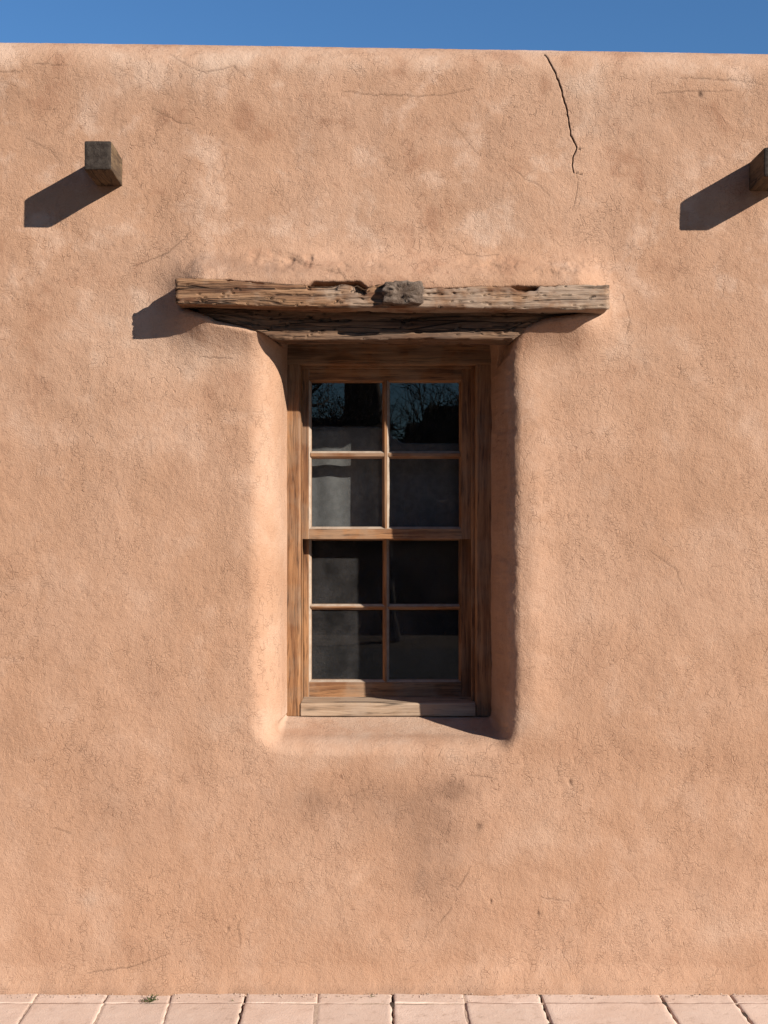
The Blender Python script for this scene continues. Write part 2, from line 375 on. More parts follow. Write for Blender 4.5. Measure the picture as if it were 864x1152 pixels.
# short straw and trowel marks pressed in the plaster
for k in range(900):
    x0 = random.uniform(-1.38, 1.34); z0 = random.uniform(.02, 3.2)
    if -.45 < x0 < .45 and .85 < z0 < 2.45: continue
    a = random.gauss(-.5, .9); L = random.uniform(.008, .030); b = a+random.uniform(-.7, .7)
    p = [(CX+x0*328, CY-(z0-CH)*328), (CX+(x0+L*math.cos(a))*328, CY-(z0+L*math.sin(a)-CH)*328),
         (CX+(x0+L*(math.cos(a)+math.cos(b)))*328, CY-(z0+L*(math.sin(a)+math.sin(b))-CH)*328)]
    crack(p, random.uniform(.0024, .0034), .0007, random.uniform(.05, .20), .0006)
Hn = h - groove
Yg = Yb + ny*Hn + carve
Zg = Zs + nz*Hn
Pw = np.stack([Xg, Yg, Zg], -1)
# dirt stains, dark smudges over lintel, pale scuffs, sunlight painted on sill and jamb
def spot(a, b, ra, rb, s=1.0, rot=0.0):
    x = (Xg-PX(a))*328; z = (Vg-PZ(b))*328
    c_, s_ = math.cos(rot), math.sin(rot); u = x*c_+z*s_; v = -x*s_+z*c_
    return s*np.exp(-((u/ra)**2+(v/rb)**2))
stain = sum(spot(*q) for q in [(360, 900, 26, 14, .75), (385, 893, 18, 12, .5), (350, 935, 50, 35, .3), (505, 885, 42, 18, .6), (490, 925, 34, 45, .5), (520, 890, 25, 12, .45), (485, 985, 40, 45, .42),
    (470, 1010, 22, 18, .3), (130, 925, 90, 60, .22), (262, 298, 50, 13, .75), (325, 305, 50, 9, .6), (420, 303, 60, 10, .25), (560, 308, 60, 9, .3), (650, 305, 40, 9, .35),
    (205, 1080, 120, 25, .18), (290, 1085, 12, 6, .5), (100, 120, 110, 25, .25), (560, 150, 130, 30, .25), (720, 120, 90, 22, .3), (380, 120, 60, 35, .25), (860, 110, 40, 20, .4), (700, 290, 22, 60, .35), (188, 262, 20, 35, .35),
    (0, 110, 60, 15, .25), (780, 960, 60, 60, .2), (30, 690, 60, 80, .14), (750, 620, 80, 120, .12), (620, 420, 25, 120, .16), (594, 640, 10, 190, .20)])
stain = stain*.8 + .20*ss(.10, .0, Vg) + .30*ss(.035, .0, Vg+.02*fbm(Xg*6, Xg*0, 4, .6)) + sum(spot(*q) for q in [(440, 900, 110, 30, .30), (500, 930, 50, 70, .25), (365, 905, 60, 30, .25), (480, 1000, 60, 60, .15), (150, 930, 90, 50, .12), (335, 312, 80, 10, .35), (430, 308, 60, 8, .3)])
stain = np.clip(stain*(.75+1.4*fbm(Xg*7, Vg*7, 4, .6, 6.0)), 0, 1)
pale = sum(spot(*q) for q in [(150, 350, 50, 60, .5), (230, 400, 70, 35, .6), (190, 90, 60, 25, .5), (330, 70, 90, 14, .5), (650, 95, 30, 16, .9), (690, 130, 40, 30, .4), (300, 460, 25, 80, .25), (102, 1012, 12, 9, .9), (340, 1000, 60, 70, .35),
    (520, 855, 50, 14, .45), (420, 855, 120, 14, .3), (700, 380, 60, 70, .35), (620, 410, 30, 40, .3), (60, 420, 60, 70, .3), (150, 1070, 60, 20, .35), (560, 240, 60, 40, .3), (400, 240, 70, 40, .3), (425, 815, 140, 20, 1.7), (318, 620, 14, 170, .35), (140, 190, 10, 26, .7), (430, 72, 400, 12, .3), (800, 1050, 70, 40, .35), (470, 1060, 80, 30, .25), (620, 930, 40, 50, .3)])  # wide sill spot and tall left jamb spot brighten the plaster like sunlight
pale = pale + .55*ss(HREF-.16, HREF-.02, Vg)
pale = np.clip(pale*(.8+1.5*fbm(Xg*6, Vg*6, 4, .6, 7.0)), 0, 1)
# opening: leave out faces well inside the inner rectangle
xm = .5*(Xg[:-1, :-1]+Xg[1:, 1:]); vm = .5*(Vg[:-1, :-1]+Vg[1:, 1:])
keep = ~((xm > IX0+.006) & (xm < IX1-.006) & (vm > IZ0+.004) & (vm < IZ1-.003))
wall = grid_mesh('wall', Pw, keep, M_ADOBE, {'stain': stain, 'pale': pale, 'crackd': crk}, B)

# ---- side and rear walls with the parapet, roof, inner floor
mb = MB()
mb.box(-4.45, -4.10, .08, 5.2, -.1, 3.2); mb.box(4.10, 4.45, .08, 5.2, -.1, 3.2); mb.box(-4.09, 4.09, 4.9, 5.2, -.1, 3.2)
mb.build('side_wall', M_ADOBE2, B, .06)
mb = MB(); mb.box(-4.12, 4.12, .30, 4.95, 2.82, 2.95); mb.build('roof', M_SOIL, B)
mb = MB(); mb.box(-4.12, 4.12, .06, 4.95, .0, .05); mb.build('floor', M_INNER, B)
mb = MB(); mb.box(-4.1, IX0-.012, .34, .40, .05, 2.82); mb.box(IX1+.012, 4.1, .34, .40, .05, 2.82)
mb.box(IX0-.012, IX1+.012, .34, .40, .05, IZ0-.03); mb.box(IX0-.012, IX1+.012, .34, .40, IZ1+.03, 2.82)
mb.build('inner_wall', M_INNER, B)

# ---- weathered beams
def beam(name, x0, x1, yf, yb, tp, bt, mat, parent, amp=.004, seed=0.0, rad=.008, nseg=420, chips=None, rough_end=.006):
    """beam along X; tp/bt: picture profiles (px,py) of the top and bottom front edges"""
    X = np.linspace(x0, x1, nseg)
    tx = [PX(a, yf) for a, b in tp]; tz = [PZ(b, yf) for a, b in tp]; bx = [PX(a, yf) for a, b in bt]; bz = [PZ(b, yf) for a, b in bt]
    T = np.interp(X, tx, tz); Bz = np.interp(X, bx, bz)
    T = T + .007*fbm(X*14+seed, X*0+seed, 4, .6) - .010*np.clip(fbm(X*22+seed*2, X*0, 3, .6)-.14, 0, .2)*2; Bz = Bz + .004*fbm(X*9+seed, X*0+seed*5, 3, .6)
    # unit section points (u: 0 front..1 back, w: 0 bottom..1 top) with outward normals
    sec = []
    nf, nt = 22, 14
    for k in range(nf): sec.append((0, (k+.5)/nf, -1, 0))
    for k in range(nt): sec.append(((k+.5)/nt, 1, 0, 1))
    for k in range(nf//2): sec.append((1, 1-(k+.5)/(nf//2), 1, 0))
    for k in range(nt): sec.append((1-(k+.5)/nt, 0, 0, -1))
    n = len(sec); V = np.zeros((nseg, n, 3))
    per = np.cumsum([.006]*n)
    for j, (u, w, a, b) in enumerate(sec):
        y = yf + u*(yb-yf); z = Bz + w*(T-Bz)
        H = (T-Bz).mean(); 
        # corner rounding
        cu = max(0, 1-min(u, 1-u)*(yb-yf)/rad) if a == 0 else 0; cw = max(0, 1-min(w, 1-w)*H/rad) if b == 0 else 0
        rn = -(1-math.sqrt(max(0, 1-(cu+cw)**2)))*rad
        s_ = per[j]
        d = amp*2.2*fbm(X*3+seed, X*0+s_*40+seed, 3, .5, seed) + amp*1.6*fbm(X*9+seed, X*0+s_*60, 3, .6, seed+1)
        gr = fbm(X*5+seed*3, X*0+s_*52+seed, 3, .5, seed+2); d = d - amp*2.2*np.clip(1-np.abs(gr)/.028, 0, 1)
        if chips: 
            for (ca, cb, cz0, dp) in chips:   # x from..to (px), height share above which it is broken off, depth
                mk = ss(PX(ca, yf)-.010, PX(ca, yf)+.010, X+.01*fbm(X*0+w*30, X*0, 2))*(1-ss(PX(cb, yf)-.010, PX(cb, yf)+.010, X+.01*fbm(X*0+w*30, X*0+5, 2)))*(1 if w > cz0 else 0)
                if a == -1: d = d - dp*mk
        d = d + rn
        endf = np.minimum(X-x0, x1-X); er = np.clip(1-endf/.012, 0, 1)**2
        V[:, j, 0] = X + rough_end*fbm(s_*60+X*0, X*0+seed, 2)*np.where(endf < .02, 1, 0)
        V[:, j, 1] = y + a*(d) - (a*.006*er); V[:, j, 2] = z + b*(d) - (b*.006*er) 
    verts = V.reshape(-1, 3).tolist(); faces = []
    for i in range(nseg-1):
        for j in range(n):
            k = (j+1) % n; faces.append((i*n+j, i*n+k, (i+1)*n+k, (i+1)*n+j))
    for i, rev in ((0, False), (nseg-1, True)):
        c = V[i].mean(0); ci = len(verts); verts.append((c[0]+(-.003 if not rev else .003), c[1], c[2]))
        for j in range(n):
            k = (j+1) % n; faces.append((ci, i*n+k, i*n+j) if not rev else (ci, i*n+j, i*n+k))
    return mesh_obj(name, verts, faces, mat, parent, None, True)
YU = -.138; YL = -.046
up = beam('lintel_beam', PX(197, YU), PX(686, YU), YU, .03,
     [(190, 311.5), (230, 313), (290, 317), (340, 320), (350, 322), (375, 322), (384, 319), (398, 321), (402, 320), (410, 325), (418, 320), (428, 319), (476, 324), (530, 322), (574, 321.5), (580, 325), (590, 327), (603, 326), (607, 321), (640, 320), (690, 320)],
     [(190, 341), (260, 343), (350, 345), (440, 346), (560, 347), (690, 348)], M_LINT, B, .0038, 1.3, .008,
     chips=[(345, 380, .76, .008), (580, 592, .90, .006), (398, 410, .7, .02)])
tag(up, 'upper weathered lintel beam, greyish on its right half')
lo = beam('lintel_beam', PX(222, YL), PX(668, YL), YL, .085, [(200, 345), (700, 347)], [(200, 353), (240, 358), (280, 368), (303, 379), (320, 382), (440, 382), (576, 382), (590, 372), (612, 362), (650, 356), (690, 352)], M_LINT2, B, .0040, 6.1, .008)
tag(lo, 'lower lintel beam, darker and set back under the other')
# squared grey beam end lying over the lintel
def chunk(name, cx_, cz_, w, hgt, y0, y1, mat, parent, amp, seed, taper=0.0, n=16, skew=(0, 0), rc=.008, ny_=24):
    """beam end pointing out of the wall: rounded rectangle section swept from y0 (front) to y1 (wall)"""
    verts = []; faces = []; sec = []
    for sx, sz, a in ((1, 1, 0), (-1, 1, 90), (-1, -1, 180), (1, -1, 270)):
        # side points between corners
        for k in range(4):
            t = math.radians(a+k*30); sec.append((sx*(.5*w-rc)+rc*math.cos(t), sz*(.5*hgt-rc)+rc*math.sin(t)))
        na = math.radians(a+90)
        nx_, nz_ = {0: (-1, 1), 90: (-1, -1), 180: (1, -1), 270: (1, 1)}[a]
        x0_, z0_ = sec[-1]
        ex, ez = {0: (-(.5*w-rc), .5*hgt), 90: (-.5*w, -(.5*hgt-rc)), 180: ((.5*w-rc), -.5*hgt), 270: (.5*w, (.5*hgt-rc))}[a]
        for k in range(1, 8): sec.append((x0_+(ex-x0_)*k/8, z0_+(ez-z0_)*k/8))
    m = len(sec); ys_ = np.concatenate([[0, .15, .4, .75], np.linspace(1.2, 20, ny_)])/20
    for i, t in enumerate(ys_):
        y = y0+(y1-y0)*t; k = 1-taper*t; edge = [.93, .965, .985, .996][i] if i < 4 else 1
        for j, (a, b) in enumerate(sec):
            d = amp*float(fbm(a*60+seed, b*60+y*8+seed, 3, .6, seed))
            verts.append((cx_+a*k*edge*(1+d*12)+skew[0]*t, y+(.3*amp*float(fbm(a*80, b*80+seed, 2)) if i == 0 else 0), cz_+b*k*edge*(1+d*12)+skew[1]*t))
    for i in range(len(ys_)-1):
        for j in range(m):
            q = (j+1) % m; faces.append((i*m+j, (i+1)*m+j, (i+1)*m+q, i*m+q))
    # front cap: concentric rings with lumps
    prev = list(range(m)); 
    for r_ in (.75, .5, .25):
        cur = []
        for j, (a, b) in enumerate(sec):
            verts.append((cx_+a*r_*.93, y0+amp*1.2*float(fbm(a*r_*70+seed, b*r_*70, 3, .6, seed)), cz_+b*r_*.93)); cur.append(len(verts)-1)
        for j in range(m): q = (j+1) % m; faces.append((prev[j], prev[q], cur[q], cur[j]))
        prev = cur
    verts.append((cx_, y0, cz_)); c = len(verts)-1
    for j in range(m): faces.append((prev[j], prev[(j+1) % m], c))
    return mesh_obj(name, verts, faces, mat, parent, None, True)
YN = -.165
nb = chunk('beam_end', PX(453.5, YN), PZ(328.5, YN), 46/S(YN), 26/S(YN), YN, .02, M_GREY, B, .030, 4.7, 0, rc=.016)
tag(nb, 'short grey stub of timber lying over the middle of the lintel')
YV = -.198
v1 = chunk('roof_beam', PX(110, YV), PZ(174.5, YV), 31/S(YV), 33/S(YV), YV, .10, M_VIGA, B, .0022, 3.1, .04, skew=(-.008, -.004), rc=.0045)
tag(v1, 'whole squared roof beam end jutting out at upper left')
YW = -.180
v2 = chunk('roof_beam', PX(877, YW), PZ(182, YW), 35/S(YW), 34/S(YW), YW, .10, M_VIGA, B, .003, 8.4, .0, skew=(.002, .0), rc=.007)
tag(v2, 'squared roof beam end cut by the right edge of the view')
for o in (v1, v2):
    o.data.materials.append(M_VEND)
    for p in o.data.polygons:
        if p.normal.y < -.45: p.material_index = 1

# ---- window
W = empty('window', (0, .25, .92), B); 
def wpart(o): o.location = (0, -.25, -.92); return o
YC, Y1, Y2 = .25, .32, .40
mb = MB()
cx0, cx1 = PX(338, YC), PX(535, YC); ox0, ox1 = IX0-.02, IX1+.02
hz = PZ(410, YC)
# side casings with a rounded arris and a bead, header, stops
mb.prism([(ox0, .47), (ox0, YC+.002), (cx0-.006, YC), (cx0, YC+.006), (cx0, .47)], 'z', .905, hz+.0, 0)
mb.prism([(cx1, .47), (cx1, YC+.006), (cx1+.006, YC), (ox1, YC+.002), (ox1, .47)], 'z', .905, hz+.0, 0)
mb.prism([(YC-.004, hz), (.47, hz), (.47, IZ1+.03), (YC-.004, IZ1+.03)], 'x', ox0, ox1, 1)
mb.prism([(cx1-.012, .318), (cx1-.012, .300), (cx1-.009, .297), (cx1+.001, .297), (cx1+.001, .318)], 'z', .94, hz, 0)
mb.prism([(cx0-.001, .318), (cx0-.001, .305), (cx0+.003, .303), (cx0+.003, .318)], 'z', .94, hz, 0)
mb.prism([(.300, hz-.008), (.318, hz-.008), (.318, hz+.001), (.300, hz+.001)], 'x', cx0, cx1, 1)
cas = wpart(mb.build('casing', [M_WZ, M_WX], W, .0018))
# plank closing the top of the recess behind the lintel
mb = MB(); mb.box(IX0-.02, IX1+.02, .075, .255, 2.258, 2.30); wpart(mb.build('header_board', [M_LINT2], W, .003))
# sash: stiles, rails, muntins with sloped inner edges
def sash(x0, x1, z0, z1, yf, xg, zg, mz, th_=.036):
    """xg: glass x edges (x0,x1,x2,x3 = left pane, right pane), zg: bottom..top edges of the two pane rows"""
    c, dp = .0085, .013; yb = yf+th_; yg = yf+dp
    mb = MB()
    L, Rr, Bt, Tp = xg[0]-c, xg[3]+c, zg[0]-c, zg[3]+c
    mb.prism([(x0, yb), (x0, yf), (L, yf), (xg[0], yg), (xg[0], yb)], 'z', z0, z1, 0)
    mb.prism([(xg[3], yb), (xg[3], yg), (Rr, yf), (x1, yf), (x1, yb)], 'z', z0, z1, 0)
    mb.prism([(yf, z0), (yf, Bt), (yg, zg[0]), (yb, zg[0]), (yb, z0)], 'x', L, Rr, 1)
    mb.prism([(yf, z1), (yf, Tp), (yg, zg[3]), (yb, zg[3]), (yb, z1)], 'x', L, Rr, 1)
    mb.prism([(xg[1], yb), (xg[1], yg), (xg[1]+c, yf+.002), (xg[2]-c, yf+.002), (xg[2], yg), (xg[2], yb)], 'z', Bt, Tp, 0)
    for a, b in ((xg[0]-.004, .5*(xg[1]+xg[2])), (.5*(xg[1]+xg[2]), xg[3]+.004)):
        mb.prism([(yb, zg[1]), (yg, zg[1]), (yf+.003, zg[1]+c), (yf+.003, zg[2]-c), (yg, zg[2]), (yb, zg[2])], 'x', a, b, 1)
    o = mb.build('sash', [M_WZ, M_WX, M_LITBEVEL], W, .0010, seg=1)
    # dusty upper slopes and right-facing slopes, paler in colour to look sunlit
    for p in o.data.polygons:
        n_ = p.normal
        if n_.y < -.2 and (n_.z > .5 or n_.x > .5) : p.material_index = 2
    return wpart(o)
def pxs(y, *a): return [PX(v, y) for v in a]
def pzs(y, *a): return [PZ(v, y) for v in a]
g1 = Y1+.013
s1 = sash(cx0+.001, cx1-.001, PZ(606.5, Y1), PZ(411, Y1), Y1, pxs(g1, 350.5, 430, 438.5, 516.5), pzs(g1, 592.5, 516, 507.5, 430.5), 0)
tag(s1, 'upper sash with four panes, partly sunlit')
g2 = Y2+.013
s2 = sash(cx0+.001, cx1-.001, PZ(785, Y2)-.004, PZ(596, Y2), Y2, pxs(g2, 350.5, 430.5, 438, 516), pzs(g2, 764.5, 686, 679.5, 608), 0)
tag(s2, 'lower sash with four panes, set further back')
def pane(x0, x1, z0, z1, y, mat, lab):
    mb = MB(); mb.box(x0, x1, y, y+.0025, z0, z1)
    o = mb.build('glass', [mat], W); return tag(wpart(o), lab)
pane(PX(348, g1), PX(519, g1), PZ(595, g1), PZ(428, g1), g1+.006, M_GL, 'upper glass reflecting bare branches and dark roofs')
pane(PX(348, g2), PX(519, g2), PZ(767, g2), PZ(605, g2), g2+.006, M_GL2, 'dusty lower glass before a dark room')
# sill board
mb = MB(); zs_ = PZ(791, YC)
mb.prism([(YC-.002, .905), (YC-.002, zs_-.004), (YC+.002, zs_), (.47, zs_+.004), (.47, .905)], 'x', cx0, cx1, 0)
wpart(mb.build('sill', [M_SILL], W, .0025))
# short cloth curtain hanging behind the upper sash
bx = np.linspace(PX(344, .42), PX(521, .42), 90); bzv = np.linspace(PZ(594.5, .42), PZ(480, .42), 60)
BX, BZ = np.meshgrid(bx, bzv); BY = .420+.0035*np.sin(BX*55+1.5*np.sin(BZ*3))+.003*fbm(BX*6, BZ*3, 2)
bl = grid_mesh('curtain', np.stack([BX, BY, BZ-.055*ss(-.06, .06, BX)*(BZ-PZ(594.5, .42))/.34], -1), None, M_BLIND, None, W); wpart(bl)
so = bl.modifiers.new('solid', 'SOLIDIFY'); so.thickness = .002
tag(bl, 'grey cloth half curtain behind the upper sash')

# ================================================================ PAVEMENT AND GROUND
def GY(py): return -(D - CH*F/(py-CY))*1.0 if False else CH*F/(py-CY)-D      # ground depth of a picture row
def GXp(px, py): return (px-CX)*(CH/(py-CY))
joints = [(-118, -150, 0), (-38, -66, 0), (40, 20, 0), (120, 105, 0), (192, 183, 0), (275.5, 268, 1), (357, 354.5, 0), (441.5, 442, 1), (522, 528, 0), (608, 619.5, 1), (743.5, 763, 1), (823, 846, 1), (903, 935, 0), (985, 1024, 0)]
ya, yb_ = GY(1122), GY(1152)
jl = []
for a, b, dk in joints:
    xa, xb = GXp(a, 1122), GXp(b, 1152); jl.append((xa, (xb-xa)/(yb_-ya), dk))
while jl[0][0] > -4.2: jl.insert(0, (jl[0][0]-random.uniform(.24, .29), 0.0, 0))
while jl[-1][0] < 4.2: jl.append((jl[-1][0]+random.uniform(.24, .29), 0.0, random.random() < .4))
rows = [(.05, -.1125), (-.1132, -.62), (-.628, -1.13), (-1.138, -1.64), (-1.648, -2.15)]
pv = []; pf = []; pt = []; fmn = []
def paver(cs4, zt, tone, nu, nv, mi=0, edge=.005, drop=.02):
    """cs4: corner xy: near-wall left, near-wall right, far right, far left"""
    b0 = len(pv); sx = random.uniform(-.002, .002); sy = random.uniform(-.002, .002); sd_ = random.uniform(0, 99)
    us = [0, .25/nu, .8/nu]+[k/nu for k in range(2, nu-1)]+[1-.8/nu, 1-.25/nu, 1]; vs_ = [0, .25/nu, .8/nu]+[k/nv for k in range(2, nv-1)]+[1-.8/nu, 1-.25/nu, 1]
    us = [-1]+us+[2]; vs_ = [-1]+vs_+[2]
    for j, v in enumerate(vs_):
        for i, u in enumerate(us):
            uu = min(max(u, 0), 1); vv = min(max(v, 0), 1); skirt = u != uu or v != vv
            x = (cs4[0][0]*(1-uu)+cs4[1][0]*uu)*(1-vv)+(cs4[3][0]*(1-uu)+cs4[2][0]*uu)*vv
            y = (cs4[0][1]*(1-uu)+cs4[1][1]*uu)*(1-vv)+(cs4[3][1]*(1-uu)+cs4[2][1]*uu)*vv
            bnd = uu in (0, 1) or vv in (0, 1)
            if bnd:
                x += .0022*math.sin(y*90+sd_)+random.uniform(-.0008, .0008); y += .0018*math.sin(x*70+sd_)
            z = zt+sx*(uu-.5)*2+sy*(vv-.5)*2+.0035*float(fbm(x*9+sd_, y*9, 3))
            if bnd: z -= (.0022 if uu in (0, 1) else .0005)
            if skirt: z = zt-drop
            pv.append((x, y, z)); pt.append(tone)
    w_ = len(us)
    for j in range(len(vs_)-1):
        for i in range(w_-1):
            a = b0+j*w_+i; pf.append((a, a+w_, a+w_+1, a+1)); fmn.append(mi)
g = .0035
for r, (y0, y1) in enumerate(rows):
    for k in range(len(jl)-1):
        if r < 2:
            (xa, sa, da), (xb, sb, db) = jl[k], jl[k+1]
            ga = .0036 if da else .0012; gb = .0036 if db else .0012
            X_ = lambda xx, s, y: xx+s*(y-ya)
            cs4 = [(X_(xa, sa, y0)+ga, y0), (X_(xb, sb, y0)-gb, y0), (X_(xb, sb, y1)-gb, y1), (X_(xa, sa, y1)+ga, y1)]
        else:
            off = .13*(r % 2); xa, xb = jl[k][0]+off, jl[k+1][0]+off
            cs4 = [(xa+g, y0), (xb-g, y0), (xb-g, y1), (xa+g, y1)]
        near = -1.6 < cs4[0][0] < 1.6
        paver(cs4, (.0005 if r == 0 else 0.0)+random.uniform(-.001, .001), random.random(), 14 if near else 5, (6 if r == 0 else 20) if near else 5)
# joint fillings: sand nearly flush in the closed ones, deep soil in the open ones
for k, (xa, s_, dk) in enumerate(jl):
    for r, (y0, y1) in enumerate(rows[:2]):
        w_ = .007
        zf = -.016 if dk else -.0014
        b0 = len(pv)
        n_ = 24
        for i in range(n_+1):
            y = y0+(y1-.006-y0)*i/n_; x = xa+s_*(y-ya)
            fill = zf + (.013*max(0, math.sin(y*23+k*2.1)-.35)*2.0 if dk else .0)
            pv.append((x-w_, y, fill)); pv.append((x+w_, y, fill)); pt.extend([0, 0])
        for i in range(n_): pf.append((b0+2*i, b0+2*i+2, b0+2*i+3, b0+2*i+1)); fmn.append(2 if dk else 1)
b0 = len(pv); pv += [(-4.3, -.108, -.0012), (4.3, -.108, -.0012), (4.3, -.122, -.0012), (-4.3, -.122, -.0012)]; pt += [0]*4; pf.append((b0, b0+3, b0+2, b0+1)); fmn.append(1)
b0 = len(pv); pv += [(-4.3, .1, -.018), (4.3, .1, -.018), (4.3, -2.2, -.018), (-4.3, -2.2, -.018)]; pt += [0]*4; pf.append((b0, b0+3, b0+2, b0+1)); fmn.append(2)
# kerb at the outer edge of the pavement
kx = -4.3
me_p = mesh_obj('pavement', pv, pf, [M_STONE, M_SAND, M_DARKSOIL], None, fmn, True)
at = me_p.data.attributes.new('tone', 'FLOAT', 'POINT'); at.data.foreach_set('value', pt)
tag(me_p, kind='structure')
# crumbs and mortar ragged along the wall foot
mbk = MB()
x = -4.3
while x < 4.3:
    L = random.uniform(.7, 1.1); x2 = min(x+L, 4.3); mbk.box(x+.004, x2-.004, -2.30, -2.16, -.25, .002); x = x2
tag(mbk.build('kerb', [M_STONE], None, .008), kind='structure')
gv = [(-400, -400, -.12), (400, -400, -.12), (400, 400, -.12), (-400, 400, -.12)]
gr = mesh_obj('ground', gv, [(0, 1, 2, 3)], M_SOIL); tag(gr, kind='structure')

rv = [(-200, -2.30, -.110), (200, -2.30, -.110), (200, -12.5, -.110), (-200, -12.5, -.110)]
rd = mesh_obj('road', rv, [(0, 3, 2, 1)], plain('asphalt', (.085, .083, .080), (.11, .106, .10), 6, .9, .004)); tag(rd, kind='structure')

# plaster crumbs fallen at the wall foot (nobody could count them)
cv = []; cf = []
for k in range(420):
    x = random.uniform(-1.45, 1.4); y = -.035-abs(random.gauss(0, .022)); r_ = random.uniform(.0008, .0032)*(1.4 if random.random() < .1 else 1)
    b0 = len(cv)
    for (a, b, c) in ((1, 0, 0), (0, 1, 0), (-1, 0, 0), (0, -1, 0), (0, 0, 1), (0, 0, -1)):
        cv.append((x+a*r_*random.uniform(.6, 1.3), y+b*r_*random.uniform(.6, 1.3), .002+r_*.4+c*r_*random.uniform(.5, .9)))
    for f in ((0, 1, 4), (1, 2, 4), (2, 3, 4), (3, 0, 4), (1, 0, 5), (2, 1, 5), (3, 2, 5), (0, 3, 5)): cf.append(tuple(b0+i for i in f))
cr = mesh_obj('plaster_crumbs', cv, cf, M_SAND); tag(cr, 'tiny plaster crumbs scattered along the foot of the wall', 'rubble', kind='stuff')

# ---- weeds
def weed(name, px, py, size, nst, label, seed, dark=1):
    rnd = random.Random(seed); x, y = GXp(px, py), GY(py)
    root = empty(name, (x, y, .003)); tag(root, label, 'weed', 'weeds in the paving joints')
    sv = []; sf = []; lv = []; lf = []
    for k in range(nst):
        a = rnd.uniform(0, 6.283); el = rnd.uniform(.15, 1.2); L = size*rnd.uniform(.5, 1.0)
        dirv = Vector((math.cos(a)*math.cos(el), math.sin(a)*math.cos(el)*.7, math.sin(el)))
        p = Vector((rnd.uniform(-.1, .1)*size, rnd.uniform(-.06, .06)*size, 0)); r_ = .0007
        pts = []
        for i in range(6):
            pts.append(p.copy()); p = p+dirv*L/5; dirv = (dirv+Vector((rnd.uniform(-.15, .15), rnd.uniform(-.15, .15), -.10))).normalized()
            if p.z < .001: p.z = .001
        b0 = len(sv)
        for q in pts:
            for t in range(3): sv.append(q+Vector((math.cos(t*2.09)*r_, math.sin(t*2.09)*r_, math.sin(t*2.09+1)*r_*.5)))
        for i in range(5):
            for t in range(3): u = (t+1) % 3; sf.append((b0+i*3+t, b0+i*3+u, b0+i*3+3+u, b0+i*3+3+t))
        for i in range(1, 6):
            for s_ in range(3):
                d2 = Vector((rnd.gauss(0, 1), rnd.gauss(0, 1), rnd.uniform(0, 1.2))).normalized(); sd2 = d2.cross(Vector((rnd.gauss(0, .3), rnd.gauss(0, .3), 1))).normalized()
                l = size*rnd.uniform(.10, .20); w_ = l*.28; q = pts[i]; b1 = len(lv)
                lv += [q, q+d2*l*.5+sd2*w_, q+d2*l, q+d2*l*.5-sd2*w_, q+d2*l*.5+Vector((0, 0, -w_*.3))]
                lf += [(b1, b1+1, b1+4), (b1+1, b1+2, b1+4), (b1+2, b1+3, b1+4), (b1+3, b1, b1+4)]
    mesh_obj('stem', sv, sf, M_STEM, root); mesh_obj('leaves', lv, lf, M_LEAF, root)
weed('weed', 170, 1128, .036, 16, 'small green weed growing from the paving at the wall foot, the leafiest one', 3)
weed('weed', 418, 1122.5, .016, 5, 'tiny sparse sprout at the wall foot below the left half of the window', 4)
weed('weed', 262, 1127, .009, 4, 'barely visible green speck of a sprout beside a dark paving joint', 5)

# ================================================================ ACROSS THE STREET (mirrored in the panes, except the added wing)
O = empty('adobe_house', (0, -20, 0)); tag(O, 'dark stepped adobe house mirrored as a black outline in the upper panes, with an unseen wing added to block sky', 'house')
TT = 25.0
def MX(px): return (px-CX)*TT/F
def MZ(py): return CH+(CY-py)*TT/F
def obox(name, x0, x1, y0, y1, z0, z1, mat=M_ADOBE2, bev=.15):
    mb = MB(); mb.box(x0, x1, y0, y1, z0, z1); o = mb.build(name, [mat], O, bev, True, 4); o.location = (0, 20, 0); return o
obox('wall', MX(478), 9, -27, -20, -.2, MZ(455)); obox('wall', MX(455), MX(478)+.1, -26.5, -20.15, -.2, MZ(474)); obox('wall', MX(386), MX(428), -25, -20.1, -.2, MZ(415))
obox('wall', MX(428)-.1, MX(456)+.05, -26, -20.3, -.2, MZ(492)); obox('wall', -9, MX(386)+.1, -27, -20.2, -.2, MZ(468))
obox('wall', -26, -5.2, -21, -12.8, -.2, 7.8)  # tall wing out of view, added to cut sky light on the wall
for xx in (-5.5, -3.2, 3.5, 6.2):
    f = MB(); f.box(xx-.55, xx+.55, -20.06, -19.97, 1.0, 2.3)
    w_ = f.build('window', [M_WX], O, .01); w_.location = (0, 20, 0)
    p = MB(); p.box(xx-.46, xx+.46, -19.967, -19.95, 1.09, 2.21); q = p.build('pane', [M_GL2], w_)
f = MB(); f.box(.9, 1.9, -20.06, -19.96, -.1, 2.1); dr = f.build('door', [M_WZ], O, .02); dr.location = (0, 20, 0)
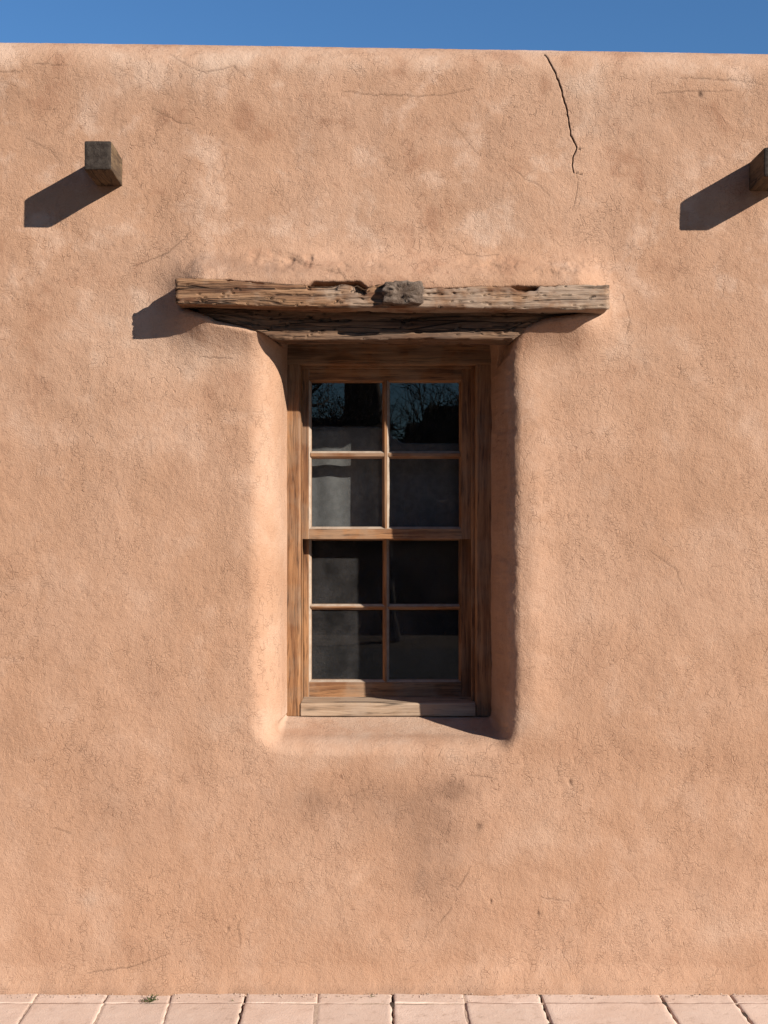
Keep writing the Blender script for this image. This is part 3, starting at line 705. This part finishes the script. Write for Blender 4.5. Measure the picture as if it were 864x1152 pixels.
def tree(loc, hgt, seed, label):
    rnd = random.Random(seed); root = empty('bare_tree', loc); tag(root, label, 'tree', 'bare trees across the street')
    parts = {'trunk': ([], []), 'crown': ([], [])}
    def tube(key, pts, rads, k=6):
        v, f = parts[key]; b0 = len(v)
        for i, p in enumerate(pts):
            d = (pts[min(i+1, len(pts)-1)]-pts[max(i-1, 0)]).normalized(); a = d.orthogonal().normalized(); b = d.cross(a)
            for t in range(k): v.append(p+(a*math.cos(t*6.2832/k)+b*math.sin(t*6.2832/k))*rads[i])
        for i in range(len(pts)-1):
            for t in range(k): u = (t+1) % k; f.append((b0+i*k+t, b0+i*k+u, b0+(i+1)*k+u, b0+(i+1)*k+t))
    def grow(p, d, L, r, lev):
        n = 5; pts = [p]; rads = [r]
        for i in range(n):
            d = (d+Vector((rnd.gauss(0, .16), rnd.gauss(0, .16), rnd.gauss(.03, .12)))).normalized(); p = p+d*L/n; pts.append(p); rads.append(r*(1-.45*(i+1)/n))
            if lev > 0 and i >= 1:
                for _ in range(1 if lev > 3 or lev == 1 else 2):
                    if rnd.random() < .92:
                        sd_ = (d+Vector((rnd.gauss(0, .75), rnd.gauss(0, .75), rnd.gauss(.05, .5)))).normalized()
                        grow(p, sd_, L*rnd.uniform(.55, .8), rads[-1]*.74, lev-1)
        tube('trunk' if lev == 5 else 'crown', pts, rads, 8 if lev > 3 else (5 if lev > 1 else 3))
    grow(Vector((0, 0, -.15)), Vector((.05, 0, 1)), hgt*.42, hgt*.026, 5)
    for key, (v, f) in parts.items(): mesh_obj(key, [(-p.x, p.y, p.z) for p in v], [q[::-1] for q in f], M_BARK, root, None, True)
tree((.02, -13.5, 0), 5.6, 21, 'leafless tree mirrored as fine dark branches in the upper right pane')
tree((-1.9, -15.5, 0), 5.6, 21, 'leafless tree mirrored as faint twigs at the edge of the upper left pane')

# ================================================================ LIGHT, SKY, CAMERA
Ld = Vector((-1.3, 1.0, -.741)).normalized()
sun = bpy.data.lights.new('sun', 'SUN'); sun.energy = 5.0; sun.angle = math.radians(.55); sun.color = (1.0, .95, .88)
so_ = bpy.data.objects.new('sun', sun); so_.rotation_euler = Ld.to_track_quat('-Z', 'Y').to_euler(); COL.objects.link(so_)
el = math.asin(-Ld.z); rot = math.atan2(-Ld.x, -Ld.y)
w = bpy.data.worlds.new('World'); scene.world = w; w.use_nodes = True; nt = w.node_tree; nt.nodes.clear()
sky = nt.nodes.new('ShaderNodeTexSky'); sky.sky_type = 'NISHITA'; sky.sun_disc = False; sky.sun_elevation = el; sky.sun_rotation = rot
sky.air_density = 1.35; sky.dust_density = 0.0; sky.ozone_density = 10.0; sky.altitude = 0
bg = nt.nodes.new('ShaderNodeBackground'); bg.inputs[1].default_value = .058; wo = nt.nodes.new('ShaderNodeOutputWorld')
nt.links.new(sky.outputs[0], bg.inputs[0]); nt.links.new(bg.outputs[0], wo.inputs[0])
cam = bpy.data.cameras.new('camera'); co = bpy.data.objects.new('camera', cam); COL.objects.link(co)
co.location = (0, -D, CH); co.rotation_euler = (math.pi/2, 0, 0)
cam.sensor_fit = 'VERTICAL'; cam.sensor_height = 24; cam.sensor_width = 24; cam.lens = F/1152*24
cam.shift_x = (432-CX)/1152; cam.shift_y = (CY-576)/1152; cam.clip_end = 2000; cam.clip_start = .05
scene.camera = co
scene.view_settings.view_transform = 'Standard'; scene.view_settings.look = 'None'; scene.view_settings.exposure = 1.0; scene.view_settings.gamma = 1
scene.render.resolution_x = 768; scene.render.resolution_y = 1024
